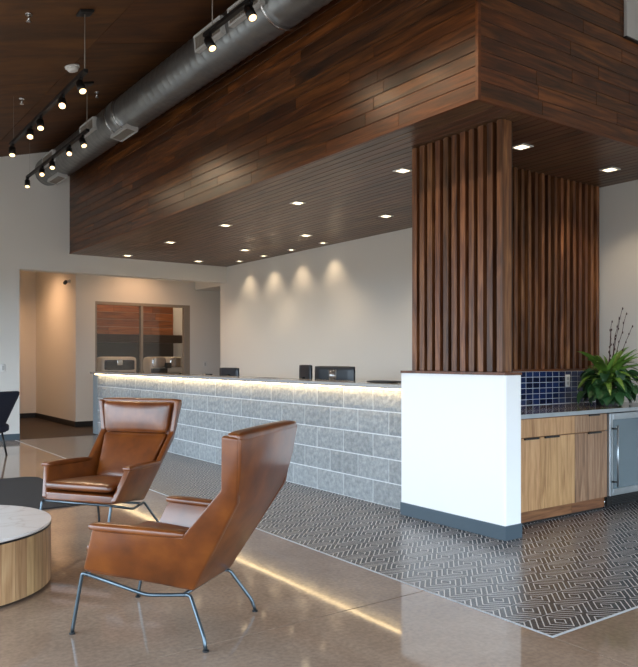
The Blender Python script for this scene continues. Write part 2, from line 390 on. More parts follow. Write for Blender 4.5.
for k in range(24):
    y = YW+k*.18
    box('floor_plank', -2.3, 2.3, -.089, .089, -.013, 0, M['dark_floor'], fl, loc=(5.0, y+.09, 0))
# corridor and bar room behind the opening
wc = thing('wall_corridor', 'warm lit walls of the corridor behind the opening', 'wall', kind='structure')
YS, XC = 13.5, 4.2
box('corridor_side', XC, XC+.12, YS, 16.2, 0, 3.2, M['white_wall'], wc)
box('corridor_end', 2.3, XC+.12, 16.2, 16.3, 0, 3.2, M['white_wall'], wc)
box('corridor_near_side', 2.6, 2.72, YT, 16.2, 0, 3.2, M['white_wall'], wc)
SX0, SX1, SZ0, SZ1 = 4.559, 6.483, .9, 2.32
boxes('service_wall', [(XC+.12, SX0, YS, YS+.15, 0, 3.2), (SX1, 8.4, YS, YS+.15, 0, 3.2), (SX0, SX1, YS, YS+.15, SZ1, 3.2), (SX0, SX1, YS, YS+.15, 0, SZ0)], M['white_wall'], wc)
box('bulkhead', 6.593, 8.4, YT+.001, YS-.001, 2.637, 3.2, M['white_wall'], wc)
box('corridor_far_end', 8.4, 8.5, YT, 16.3, 0, 3.2, M['white_wall'], wc)
box('corridor_return', XB+.2, 8.4, YT-.1, YT, 0, 3.2, M['white_wall'], wc)
box('corridor_ceiling', 2.6, 8.5, YT, 16.3, 3.2, 3.3, M['white_wall'], wc)
bb = thing('baseboard_corridor', 'black baseboard around the corridor walls', 'baseboard', kind='structure')
boxes('baseboard_run', [(XC-.012, XC, YS-.012, 16.2, 0, .1), (XC, 8.4, YS-.012, YS, 0, .1), (2.72, XC-.012, 16.188, 16.2, 0, .1)], M['black_base'], bb)
bb = thing('baseboard_left', 'slate baseboard along the left wall', 'baseboard', kind='structure')
box('baseboard_run', XW, 2.841, YW-.012, YW, 0, .095, M['baseboard'], bb)
# bar room seen through the service window
wd = thing('wall_bar', 'plank clad wall of the bar room behind the service window', 'wall', kind='structure')
YR = 15.4
box('wall_panel', XC+.12, 8.4, YR+.03, YR+.15, 0, 3.2, M['white_wall'], wd)
for k in range(9):
    z = 1.78+k*.16; x = XC+.13
    while x < 6.98:
        l = min(random.uniform(.8, 1.9), 6.98-x)
        box('plank', -l/2+.002, l/2-.002, -.012, .015, -.078, .078, M['bar_plank'], wd, loc=(x+l/2, YR+.014, z+.08)); x += l
box('bulkhead_shelf', XC+.13, 7.12, YR-.22, YR+.001, 1.6, 1.775, M['slat_dark'], wd, .004)
box('lower_cladding', XC+.13, 6.98, YR-.01, YR+.029, .9, 1.599, M['black_base'], wd)
w1 = thing('window_1', 'two pane service window in a grey frame', 'window', kind='structure')
boxes('frame', [(SX0, SX0+.035, YS+.002, YS+.1, SZ0, SZ1), (6.36, SX1, YS+.002, YS+.1, SZ0, SZ1), (SX0+.035, 6.36, YS+.002, YS+.1, SZ1-.05, SZ1), (SX0+.035, 6.36, YS+.002, YS+.1, SZ0, SZ0+.04)], M['grey_frame'], w1)
box('mullion', 5.451, 5.499, YS+.01, YS+.08, SZ0+.04, SZ1-.05, M['grey_frame'], w1)
box('pane', SX0+.035, 5.451, YS+.04, YS+.046, SZ0+.04, SZ1-.05, M['pane'], w1)
box('pane', 5.499, 6.36, YS+.04, YS+.046, SZ0+.04, SZ1-.05, M['pane'], w1)
# partition with bevelled end, cap and baseboard
PX0, PX1, PY0, PY1, PZ = 3.971, 4.136, 3.349, 4.406, 1.135
wp = thing('wall_partition', 'low bright white partition at the end of the reception desk', 'wall', kind='structure')
V = [(PX0, PY0+.012), (PX0+.012, PY0), (PX1, PY0), (PX1, 4.21), (XB, 4.21), (XB, PY1), (PX0, PY1)]
bm = bmesh.new(); vs = [[bm.verts.new((x, y, z)) for x, y in V] for z in (0, PZ)]
bm.faces.new(vs[0][::-1]); bm.faces.new(vs[1])
for i in range(len(V)): bm.faces.new((vs[0][i], vs[0][(i+1) % len(V)], vs[1][(i+1) % len(V)], vs[1][i]))
link('wall_panel', finish(bm, 'wall_panel'), M['partition_wall'], wp)
bp = thing('baseboard_partition', 'slate baseboard around the foot of the white partition', 'baseboard', kind='structure')
boxes('baseboard_run', [(PX0-.012, PX0, PY0-.012, PY1, .002, .1), (PX0, PX1, PY0-.012, PY0, .002, .1)], M['baseboard'], bp)
tr = thing('trim_1', 'thin walnut cap on top of the white partition', 'trim', kind='structure')
boxes('cap', [(PX0-.01, PX1, PY0-.01, PY1, PZ+.001, PZ+.02), (PX1, XB, 4.2, PY1, PZ+.001, PZ+.02)], M['trim_wood'], tr)

# ------------------------------------------------------------------ plank soffit
SX, SY = 3.604, 3.261
so = thing('ceiling_soffit', 'dropped soffit clad in dark walnut planks above the reception desk', 'soffit', kind='structure')
prism_xz('core', [(SX+.02, HS+.02), (XB, HS+.02), (XB, cz(XB)-.01), (SX+.02, cz(SX+.02)-.01)], SY+.02, YW, M['slat_dark'], so)
PH = .0995
def plank(l, rot, loc, clip=None):
    box('plank', -l/2+.001, l/2-.001, -.009, .009, -PH/2+.0018, PH/2-.0018, M['plank'], so, .0015, 1, loc, rot)
for k in range(17):                                         # face above the desk
    z = HS+.024+PH*(k+.5)
    if z+PH/2 > cz(SX)-.01: continue
    y = SY+.022
    first = random.uniform(.5, 2.2)
    while y < YW-.01:
        l = first if first else random.uniform(.7, 2.4); first = 0
        if YW-(y+l) < .35: l = YW-y
        plank(l, (0, 0, PI/2), (SX+.009, y+l/2, z)); y += l
for k in range(26):                                         # face turned to the windows
    z = HS+.024+PH*(k+.5); x = SX+.022
    x = max(x, (z+PH/2-3.621+.01)/.273)
    if x > XB-.3: continue
    first = random.uniform(.5, 1.8)
    while x < XB-.01:
        l = first if first else random.uniform(.7, 1.9); first = 0
        if XB-(x+l) < .35: l = XB-x
        plank(l, (0, 0, 0), (x+l/2, SY+.009, z)); x += l
box('corner_trim', SX-.004, SX+.021, SY-.004, SY+.021, HS-.001, cz(SX)-.012, M['trim_wood'], so)
box('edge_trim', -(YW-SY-.022)/2, (YW-SY-.022)/2, -.011, .013, -.012, .012, M['trim_wood'], so, loc=(SX+.009, (YW+SY+.022)/2, HS+.012), rot=(0, 0, PI/2))
box('edge_trim', SX+.022, XB, SY-.002, SY+.021, HS, HS+.024, M['trim_wood'], so)
BW = .0895; x = SX+.022
while x < XB-.02:
    w = min(BW, XB-x); yy = SY+.022
    for l in (random.uniform(1.5, 4), None):
        if l is None: l = YW-yy
        box('soffit_board', -l/2+.001, l/2-.001, -w/2+.0022, w/2-.0022, -.008, .008, M['under_board'], so, .002, 1, (x+w/2, yy+l/2, HS+.009), (0, 0, PI/2)); yy += l
    x += w

# ------------------------------------------------------------------ slat screens
sc = thing('slat_screen', 'vertical walnut slat screen standing on the white partition', 'slat screen', (0, 0, 0))
zb, zt = PZ+.021, HS
bm = bmesh.new(); box_bm(bm, -.05, .05, -.026, .026, -(zt-zb)/2, (zt-zb)/2, .002, 1); sm = finish(bm, 'slat')
for k in range(11):
    y = 3.452+.0866*k
    if k == 0: y = 3.448
    if y > 4.36: continue
    link('slat', sm, M['slat'], sc, (4.078, y, (zb+zt)/2))
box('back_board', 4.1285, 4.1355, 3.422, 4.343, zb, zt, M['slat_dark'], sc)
sc2 = thing('slat_screen', 'vertical walnut slat screen above the navy tile backsplash', 'slat screen', (0, 0, 0))
bm = bmesh.new(); box_bm(bm, -.021, .021, -.04, .04, -(zt-zb)/2, (zt-zb)/2, .002, 1); sm2 = finish(bm, 'slat')
x = 4.22
while x < XB-.02:
    link('slat', sm2, M['slat'], sc2, (x, 4.265, (zb+zt)/2)); x += .0935
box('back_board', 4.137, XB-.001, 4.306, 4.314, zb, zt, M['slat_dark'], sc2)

# ------------------------------------------------------------------ recessed downlights
def spot(name, loc, direction, power, ang, blend, col, parent, r=.03):
    l = bpy.data.lights.new(name, 'SPOT'); l.energy = power; l.spot_size = math.radians(ang); l.spot_blend = blend; l.color = col; l.shadow_soft_size = r
    o = bpy.data.objects.new(name, l); COL.objects.link(o); o.parent = parent; o.location = loc
    o.rotation_euler = Vector(direction).to_track_quat('-Z', 'Y').to_euler(); return o
WARM = (1, .76, .5)
def downlight(x, y, label, group, power, size=.13, ang=110):
    t = thing('downlight', label, 'downlight', (x, y, HS), 0, group); h = size/2
    boxes('trim_ring', [(-h, h, -h, -h+.018, -.006, .0005), (-h, h, h-.018, h, -.006, .0005), (-h, -h+.018, -h+.018, h-.018, -.006, .0005), (h-.018, h, -h+.018, h-.018, -.006, .0005)], M['plastic_white'], t)
    box('lens', -h+.018, h-.018, -h+.018, h-.018, -.003, .0003, M['lamp'], t)
    spot('lamp', (0, 0, -.012), (0, 0, -1), power, ang, .7, WARM, t)
ORD = ('first', 'second', 'third', 'fourth', 'fifth')
for k, y in enumerate((4.885, 6.561, 8.19, 9.85, 11.52)):
    downlight(4.42, y, '%s square downlight from the slat screen, in the row along the desk front' % ORD[k], 'downlights over the desk front', 38)
for k, y in enumerate((6.561, 8.22, 9.88, 11.48)):
    downlight(5.67, y, '%s square downlight from the slat screen, in the middle soffit row' % ORD[k], 'downlights behind the desk', 38)
for k, y in enumerate((11.06, 10.26, 9.44, 8.61)):
    downlight(6.24, y, '%s small downlight from the room corner, tight to the back wall' % ORD[k], 'wall washing downlights', 16, .1, 95)
for x, w_ in ((4.69, 'square downlight in the soffit beside the corner post of the slat screen'), (5.89, 'square downlight in the soffit above the potted plant')):
    downlight(x, 3.79, w_, 'downlights over the cabinet counter', 26)

# ------------------------------------------------------------------ reception desk
DX, DY0, DY1, DZ = 4.089, PY1+.002, 12.218, 1.0
rd = thing('reception_desk', 'long grey split face block reception desk with glowing counter edge', 'reception desk', (DX, 8.2, 0))
L = lambda y: y-8.2
box('core', .045, .2, L(DY0), L(12.2), 0, DZ-.001, M['mortar'], rd)
box('mortar_bed', .009, .045, L(DY0), L(12.02), 0, DZ-.001, M['mortar'], rd)
box('end_panel', 0, .045, L(12.022), L(12.218), 0, DZ-.001, M['end_paint'], rd)
def block_mesh(w, seed):
    rnd = random.Random(seed); nx, nz = max(3, int(10*w/.42)), 6; V = []; Fc = []; h = .2
    for j in range(nz+1):
        for i in range(nx+1):
            e = i in (0, nx) or j in (0, nz)
            V.append((.006 if e else rnd.uniform(-.002, .004), -w/2+.005+(w-.010)*i/nx, .005+(h-.010)*j/nz))
    for j in range(nz):
        for i in range(nx):
            a = j*(nx+1)+i; Fc.append((a+1, a, a+nx+1, a+nx+2))
    b = len(V); V += [(.03, -w/2+.005, .005), (.03, w/2-.005, .005), (.03, w/2-.005, h-.005), (.03, -w/2+.005, h-.005)]
    Fc.append(tuple(range(nx+1))+(b+1, b)); Fc.append(tuple(range(nz*(nx+1)+nx, nz*(nx+1)-1, -1))+(b+3, b+2))
    Fc.append(tuple(j*(nx+1) for j in range(nz, -1, -1))+(b, b+3)); Fc.append(tuple(j*(nx+1)+nx for j in range(nz+1))+(b+2, b+1))
    return mesh('block', V, Fc)
BM = [block_mesh(.418, s) for s in range(7)]
for r in range(5):
    z = r*.2; off = 6.165 if r % 2 == 0 else 5.956
    y = off-.418*5
    while y < 12.02:
        a, b = max(y, DY0), min(y+.418, 12.02)
        if b-a > .05:
            me = random.choice(BM) if b-a > .4179 else block_mesh(b-a, random.random())
            link('block', me, M['block'], rd, (0, L((a+b)/2), z))
        y += .418
box('countertop', -.05, .36, L(DY0), L(12.235), DZ, 1.036, M['quartz'], rd, .003)
box('led_strip', -.042, -.037, L(DY0+.02), L(12.0), DZ-.010, DZ-.0005, M['led'], rd)
area('led_light', (-.039, 0, DZ-.011), (0, math.radians(-38), 0), .006, 7.5, 7, (1, .68, .32), rd)
wt = thing('desk_worktop', 'lower staff worktop behind the reception desk', 'worktop', (4.3, 8.2, 0))
box('top', .0, .7, L(4.7), L(11.5), .71, .74, M['quartz'], wt)
for y in (4.75, 7.0, 9.2, 11.4): box('support_panel', .02, .66, L(y), L(y+.04), 0, .7099, M['cabinet_dark'], wt)
def monitor(loc, rz, label, w=.56, h=.34, tilt=.0):
    t = thing('monitor', label, 'monitor', loc, rz)
    rbox('screen_shell', -.018, .012, -w/2, w/2, .12, .12+h, .012, M['monitor_back'], t, 3)
    box('screen', .0121, .014, -w/2+.012, w/2-.012, .13, .11+h, M['black_plastic'], t)
    box('stand_column', -.05, -.0185, -.03, .03, .012, .3, M['black_plastic'], t)
    rbox('stand_foot', -.12, .08, -.11, .11, 0, .012, .006, M['black_plastic'], t, 2)
monitor((4.78, 6.38, .74), .06, 'wide black monitor behind the clear tumbler on the desk', .66, .31)
monitor((4.82, 6.99, .74), -.3, 'black monitor turned aside next to the wide monitor', .44, .32)
monitor((4.80, 8.78, .74), .05, 'black monitor standing alone beside the small desk phone', .48, .27)
ph = thing('desk_phone', 'small dark desk phone standing beside the lone monitor', 'phone', (4.42, 8.83, 1.0361), .2)
ph.location = (4.74, 9.22, .741)
V = [(-.06, -.07, 0), (.08, -.07, 0), (.08, .07, 0), (-.06, .07, 0), (-.06, -.07, .3), (-.02, -.07, .3), (-.02, .07, .3), (-.06, .07, .3)]
o = link('body', mesh('body', V, [(3, 2, 1, 0), (4, 5, 6, 7), (0, 1, 5, 4), (1, 2, 6, 5), (2, 3, 7, 6), (3, 0, 4, 7)]), M['black_plastic'], ph); bevel_mod(o, .006)
rbox('handset', -.1, -.061, .02, .062, .06, .31, .012, M['grey_frame'], ph, 3)
tb = thing('tumbler', 'clear drinking glass on the reception counter', 'glass', (4.17, 5.60, 1.0362))
V = []; Fc = []; n = 20; prof = [(.0, 0), (.034, 0), (.038, .11), (.0355, .11), (.032, .008), (0, .008)]
for r_, z in prof[1:5]:
    for k in range(n): V.append((r_*math.cos(2*PI*k/n), r_*math.sin(2*PI*k/n), z))
for i in range(3):
    for k in range(n): Fc.append((i*n+k, i*n+(k+1) % n, (i+1)*n+(k+1) % n, (i+1)*n+k))
Fc.append(tuple(range(n))[::-1]); Fc.append(tuple(3*n+k for k in range(n)))
link('vessel', mesh('vessel', V, Fc, True), M['thin_glass'], tb)
kt = thing('signature_pad', 'flat black pad lying on the counter by the white partition', 'pad', (4.30, 5.0, 1.0362), .05)
rbox('body', -.07, .07, -.16, .16, 0, .018, .008, M['black_plastic'], kt, 3); box('screen', -.05, .05, -.1, .1, .0175, .0188, M['monitor_back'], kt)
cd = thing('brochure', 'thin dark brochure lying alone on the reception counter', 'brochure', (4.25, 6.9, 1.0362), .3)
box('cover', -.07, .07, -.1, .1, .002, .004, M['slat_dark'], cd); box('pages', -.069, .069, -.099, .099, 0, .0019, M['plastic_white'], cd)

# ------------------------------------------------------------------ cabinets, cooler, counter, backsplash
CF = 3.55
def cabinet(x0, x1, split, label, mt, drawers):
    t = thing('base_cabinet', label, 'cabinet', ((x0+x1)/2, CF, 0)); xm = (x0+x1)/2
    box('body', x0-xm+.002, x1-xm-.002, .021, .62, .1, .805, M['plinth'], t)
    box('plinth', x0-xm+.002, x1-xm-.002, .03, .05, .02, .0995, M['plinth'], t)
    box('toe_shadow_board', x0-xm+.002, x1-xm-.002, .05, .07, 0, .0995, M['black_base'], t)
    d = box('drawer', x0-xm+.003, x1-xm-.003, 0, .0205, .66, .797, mt, t, .0015)
    if drawers: box('edge_pull', .02-.06, .16-.06, -.012, -.0005, .786, .799, M['black_metal'], d)
    e = [x0]+split+[x1]
    for i, (a, b) in enumerate(zip(e, e[1:])):
        d = box('door', a-xm+.003, b-xm-.003, 0, .0205, .108, .653, mt, t, .0015)
        pa = (b-.2, b-.035) if (len(e) == 3 and i == 0) else ((a+.04, a+.21) if len(e) == 3 else (a+.17, a+.34))
        box('edge_pull', pa[0]-xm, pa[1]-xm, -.014, -.0005, .643, .656, M['black_metal'], d)
    return t
cabinet(4.16, 5.043, [4.619], 'pale walnut base cabinet with two doors under one wide drawer', M['cabinet_light'], False)
cabinet(5.043, 5.484, [], 'grey brown walnut base cabinet with one drawer over one door', M['cabinet_dark'], True)
wc_ = thing('beverage_cooler', 'stainless framed beverage cooler with glass door under the counter', 'cooler', (5.785, CF, 0))
x0, x1 = -.297, .30
box('body', x0, x1, .03, .6, .1, .803, M['black_metal'], wc_)
dr = boxes('door_frame', [(x0, x0+.045, -.02, .028, .112, .797), (x1-.045, x1, -.02, .028, .112, .797), (x0+.045, x1-.045, -.02, .028, .745, .797), (x0+.045, x1-.045, -.02, .028, .112, .165)], M['stainless'], wc_, .002)
box('door_glass', x0+.045, x1-.045, -.006, .002, .165, .745, M['cooler_glass'], wc_)
hd = cyl('handle', (x0+.058, -.055, .19), (x0+.058, -.055, .70), .008, M['stainless'], wc_)
for z in (.23, .67): cyl('handle_post', (x0+.03, -.0205, z), (x0+.055, -.053, z), .008, M['black_metal'], hd, n=10)
for z in (.25, .37, .49, .61): box('shelf', x0+.06, x1-.06, .004, .02, z, z+.012, M['stainless'], wc_)
box('kick_plate', x0-.08+.085, x1, .01, .025, .022, .1, M['black_metal'], wc_)
for k in range(5): box('vent_slot', x0+.06, x1-.06, .004, .0095, .034+k*.013, .039+k*.013, M['black_plastic'], wc_)
for x in (x0+.03, x1-.05): cyl('levelling_foot', (x, .05, 0), (x, .05, .0995), .016, M['chrome'], wc_, n=12)
cab3 = box('filler_panel', 6.09, XB-.001, CF+.005, CF+.6, .02, .803, M['cabinet_dark']); tag(cab3, 'walnut filler cabinet between the cooler and the wall', 'cabinet')
ct = thing('counter_slab', 'dark polished quartz counter slab over the cabinets and cooler', 'countertop', (5.3, 3.87, .806))
box('slab', PX1+.001-5.3, XB-.001-5.3, 3.525-3.87, 4.195-3.87, .002, .031, M['worktop_brown'], ct, .002)
box('front_edge', PX1+.001-5.3, XB-.001-5.3, 3.52-3.87, 3.5248-3.87, 0, .031, M['stainless'], ct)
bs = thing('wall_backsplash', 'stacked navy glazed tile backsplash with pale grout', 'backsplash', kind='structure')
box('grout_bed', PX1+.002, XB-.002, 4.198, 4.2095, .838, PZ, M['grout'], bs)
bm = bmesh.new(); box_bm(bm, -.0440, .0440, -.004, .004, -.0225, .0225, .001, 1); stm = finish(bm, 'tile')
for k in range(24):
    for r in range(6):
        link('tile', stm, M['tile_blue'], bs, (5.254-.0935*12+.0935*(k+.5), 4.2008, .8395+.0493*(r+.5)))
ou = thing('outlet_plate', 'white outlet plate on the navy tile backsplash', 'outlet', (5.838, 4.192, 1.045))
rbox('plate', -.036, .036, -.006, 0, -.058, .058, .004, M['plastic_white'], ou, 2)
for z in (-.022, .022): box('socket', -.016, .016, -.0075, -.0058, z-.014, z+.014, M['white_metal'], ou)

# ------------------------------------------------------------------ potted plant
pl = thing('potted_plant', 'bushy potted plant with long green leaves and bare twigs on the counter', 'plant', (5.92, 3.84, .837))
bm = bmesh.new(); cyl_bm(bm, (0, 0, 0), (0, 0, .13), .085, .11, 24); link('pot', finish(bm, 'pot'), M['pot'], pl)
cyl('soil', (0, 0, .1305), (0, 0, .134), .1, M['soil'], pl, n=20)
def leaf_mesh(name, Ln, Wd, arch, start, heart=False, n=9):
    V = []; Fc = []; x = z = 0.; a = start
    for i in range(n+1):
        t = i/n
        w = Wd*(math.sin(PI*min(1, t**.75))**.8 if not heart else (math.sin(PI*t**.5)**.7))
        w = max(w, .0015)
        V += [(x, -w, z+w*.3), (x, 0, z), (x, w, z+w*.3)]
        x += Ln/n*math.cos(a); z += Ln/n*math.sin(a); a -= arch/n
    for i in range(n):
        b = 3*i; Fc += [(b, b+3, b+4, b+1), (b+1, b+4, b+5, b+2)]
    return mesh(name, V, Fc, True)
LM = [leaf_mesh('leaf', ln, wd, ar, st) for ln, wd, ar, st in ((.42, .028, 1.5, 1.1), (.38, .026, 1.5, .8), (.44, .03, 1.2, 1.25), (.36, .03, 1.0, .6), (.40, .032, .9, 1.4), (.40, .028, 1.3, .5))]
HM = [leaf_mesh('leaf', ln, wd, ar, st, True, 7) for ln, wd, ar, st in ((.15, .052, .9, .3), (.13, .048, 1.0, .1), (.16, .056, .7, .0))]
rnd = random.Random(3)
def place_leaf(m, mat, r, a, z, tilt, yaw, s):
    o = link('leaf', m, mat, pl, (r*math.cos(a), r*math.sin(a), z), (rnd.uniform(-.35, .35), tilt, a+yaw)); o.scale = (s, s, s)
    R_ = o.rotation_euler.to_matrix(); lo = min((R_ @ v.co).z for v in m.vertices)*s+z       # keep every leaf above the counter
    if lo < .008: o.location.z += .008-lo
for k in range(64):
    a = k*2.399+rnd.uniform(-.2, .2); back = math.sin(a) > .3
    place_leaf(rnd.choice(LM), M['leaf_long'], .03, a, .14+rnd.uniform(0, .15), rnd.uniform(-.25, .25), 0, rnd.uniform(.75, 1.05)*(.62 if back else 1))
for k in range(120):
    a = k*2.399; back = math.sin(a) > .3; h = rnd.random()
    place_leaf(rnd.choice(HM), M['leaf_round'], (.1+.13*rnd.random()*(1-.4*h))*(.75 if back else 1), a, .06+.26*h, rnd.uniform(.2, .9), rnd.uniform(-.6, .6), rnd.uniform(.75, 1.1))
for k, (dx, dy, h) in enumerate(((.1, .02, .62), (.2, -.02, .74), (.26, .05, .66), (.3, -.06, .58), (.18, .07, .55), (.34, .02, .7))):
    pts = [(.02, .01, .13)]; 
    for i in range(1, 9): pts.append((.02+dx*i/8+rnd.uniform(-.006, .006), .01+dy*i/8+rnd.uniform(-.006, .006), .13+h*i/8))
    t_ = tube('twig', pts, .004, M['twig'], pl, 5, [.005-.003*i/8 for i in range(9)])
    for i in range(3, 9):
        p = Vector(pts[i]); bm = bmesh.new(); bmesh.ops.create_icosphere(bm, subdivisions=1, radius=.009, matrix=Matrix.Translation(p+Vector((.006*(-1)**i, 0, 0))) @ Matrix.Diagonal((.7, .7, 1.5, 1)))
        link('bud', finish(bm, 'bud', True), M['twig'], t_)

# ------------------------------------------------------------------ leather lounge chairs
def quad_slab(name, quads, th, mat, parent, bev):
    """outer quads share corners; inner skin is offset by th along the given inward vector"""
    pts = []; idx = {}
    def gi(p):
        k = tuple(round(c, 5) for c in p)
        if k not in idx: idx[k] = len(pts); pts.append(Vector(p))
        return idx[k]
    qs = [[gi(p) for p in q] for q in quads]; n = len(pts)
    V = pts+[p+Vector(th) for p in pts]; Fc = [tuple(q) for q in qs]+[tuple(n+i for i in q[::-1]) for q in qs]
    cnt = {}
    for q in qs:
        for a, b in zip(q, q[1:]+q[:1]): cnt[(a, b)] = 1
    for a, b in list(cnt):
        if (b, a) not in cnt: Fc.append((b, a, a+n, b+n))
    bm = bmesh.new(); me = mesh(name, V, Fc); bm.from_mesh(me); bpy.data.meshes.remove(me)
    o = link(name, finish(bm, name), mat, parent); bevel_mod(o, bev, 3); return o
def lounge_chair(loc, rz, label):
    t = thing('lounge_chair', label, 'lounge chair', loc, rz, None); lm = M['leather']
    for s in (1, -1):
        P = {k: (x, s*w, z) for k, (x, w, z) in dict(br=(.098, .195, .226), bf=(.595, .298, .302), af=(.508, .352, .512), aj=(.083, .318, .497), wl=(-.100, .325, .705), wt=(-.118, .357, .935), tr=(-.192, .347, .925), mr=(-.158, .290, .645)).items()}
        quad_slab('side_panel', [(P['br'], P['bf'], P['af'], P['aj']), (P['br'], P['aj'], P['wl'], P['mr']), (P['mr'], P['wl'], P['wt'], P['tr'])], (0, -s*.042, .0), lm, t, .012)
        a0, a1 = .522, .075
        cs = [[[(a1, s*(.268 if j == 0 else .326), .488+.028*k) if i == 0 else (a0, s*(.298 if j == 0 else .366), .499+.032*k) for i in (0, 1)] for j in ((0, 1) if s > 0 else (1, 0))] for k in (0, 1)]
        link('arm_pad', rbox_mesh('arm_pad', cs, .014, 6, .005), lm, t)
    bq = [[(.096, .193, .226), (.096, -.193, .226)], [(-.155, .285, .645), (-.155, -.285, .645)], [(-.186, .315, .79), (-.186, -.315, .79)], [(-.202, .343, .922), (-.202, -.343, .922)]]
    quad_slab('back_panel', [(a[0], a[1], b[1], b[0]) for a, b in zip(bq, bq[1:])], (.05, 0, .012), lm, t, .012)
    cs = [[[(-.15, y*.29, z) , (-.10, y*.29, z)] for y in (-1, 1)] for z in (0, 1)]
    def blk(name, rear, front, r, puff, axis, n=8):
        """rear/front: ((x,w,z) low, (x,w,z) high)"""
        cs = [[[(p[k][0], j*p[k][1], p[k][2]) for p in (rear, front)] for j in (-1, 1)] for k in (0, 1)]
        return link(name, rbox_mesh(name, cs, r, n, puff, axis), lm, t)
    blk('top_roll', ((-.2, .342, .90), (-.2, .342, .945)), ((-.13, .335, .905), (-.13, .335, .948)), .018, .004, 2)
    blk('head_cushion', ((-.150, .272, .70), (-.165, .30, .925)), ((-.062, .264, .69), (-.085, .296, .928)), .03, .018, 0)
    blk('back_cushion', ((.05, .20, .36), (-.135, .272, .69)), ((.13, .21, .375), (-.072, .27, .695)), .025, .012, 0)
    blk('seat_base', ((.10, .19, .228), (.08, .2, .33)), ((.592, .285, .287), (.585, .285, .345)), .018, .004, 2)
    blk('seat_cushion', ((.07, .20, .335), (.06, .205, .385)), ((.612, .268, .364), (.605, .268, .418)), .024, .014, 2)
    st = M['steel_rod']; r = .0085
    for s in (1, -1):
        lf = tube('leg', round_path([(.668, s*.272, .006), (.660, s*.272, .05), (.610, s*.277, .283), (.58, s*.274, .278)], .02), r, st, t)
        cyl('foot_glide', (.668, s*.272, 0), (.668, s*.272, .0065), .014, M['black_plastic'], lf, n=14)
        tube('side_rail', round_path([(.585, s*.275, .279), (.300, s*.238, .203), (.12, s*.2, .211)], .03), r, st, t)
        lr = tube('leg', round_path([(.13, s*.202, .211), (.105, s*.202, .210), (.010, s*.256, .055), (-.002, s*.264, .006)], .022), r, st, t)
        cyl('foot_glide', (-.002, s*.264, 0), (-.002, s*.264, .0065), .014, M['black_plastic'], lr, n=14)
    tube('cross_rail', [(.592, -.275, .281), (.592, .275, .281)], r, st, t)
    tube('cross_rail', [(.14, -.203, .209), (.14, .203, .209)], r, st, t)
    return t
ch = lounge_chair((1.643, 2.983, 0), math.radians(126), 'cognac leather wingback lounge chair seen from behind, backrest toward the patterned tile')
dup(ch, (2.036, 5.279, 0), math.radians(214.8), 'cognac leather wingback lounge chair facing the round table, beside the dark rug')

# ------------------------------------------------------------------ round table, rug, navy chair
tt = thing('coffee_table', 'round drum coffee table with oak sides and white marble top', 'coffee table', (.653, 4.435, 0)); R = .56
n = 44
cyl('core', (0, 0, .012), (0, 0, .320), R-.014, M['black_metal'], tt, n=64)
cyl('base_ring', (0, 0, 0), (0, 0, .012), R-.03, M['black_metal'], tt, n=64)
V = []
for k in range(n):
    a = 2*PI*k/n; h = PI/n*.985; V = []
    for rr in (R-.013, R):
        for z in (.014, .319):
            for q in (-h, 0, h): V.append((rr*math.cos(q)-R, rr*math.sin(q), z))
    if k == 0: sme = mesh('stave', V, [(6, 7, 10, 9), (7, 8, 11, 10), (1, 0, 3, 4), (2, 1, 4, 5), (0, 6, 9, 3), (8, 2, 5, 11), (3, 9, 10, 4), (4, 10, 11, 5), (0, 1, 7, 6), (1, 2, 8, 7)])
    link('stave', sme, M['table_wood'], tt, (R*math.cos(a), R*math.sin(a), 0), (0, 0, a))
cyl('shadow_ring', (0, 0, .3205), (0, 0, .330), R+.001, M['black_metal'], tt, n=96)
cyl('marble_top', (0, 0, .3305), (0, 0, .345), R+.002, M['marble'], tt, n=96)
V = []; rw, rh, rc = 2.6, 1.79, .16
for cx_, cy_, a0 in ((rw-rc, rc, -PI/2), (rw-rc, rh-rc, 0), (rc, rh-rc, PI/2), (rc, rc, PI)):
    for i in range(7): a = a0+PI/2*i/6; V.append((cx_+rc*math.cos(a), cy_+rc*math.sin(a)))
nv = len(V); V3 = [(x, y, 0) for x, y in V]+[(x, y, .012) for x, y in V]
me = mesh('area_rug', V3, [tuple(range(nv))[::-1], tuple(range(nv, 2*nv))]+[(i, (i+1) % nv, nv+(i+1) % nv, nv+i) for i in range(nv)])
tag(link('area_rug', me, M['rug'], None, (2.085-rw, 6.265, .0008)), 'charcoal rug with rounded corners on the concrete floor', 'rug')
nc = thing('side_chair', 'dark navy upholstered chair in front of the white wall', 'chair', (1.925, 10.18, 0), math.radians(116))
cs = [[[(-.20+(.09 if i else 0), j*.20, .27) if k == 0 else (-.52+(.09 if i else 0), j*.26, .84) for i in (0, 1)] for j in (-1, 1)] for k in (0, 1)]
link('backrest', rbox_mesh('backrest', cs, .045, 7, .01, 0), M['fabric_navy'], nc)
rbox('seat', -.27, .28, -.28, .28, .30, .42, .05, M['fabric_navy'], nc, 6, .012)
for sx in (-.22, .22):
    for sy in (-.22, .22): tube('leg', [(sx*.9, sy*.9, .31), (sx*1.08, sy*1.08, 0)], .013, M['black_metal'], nc, 8)
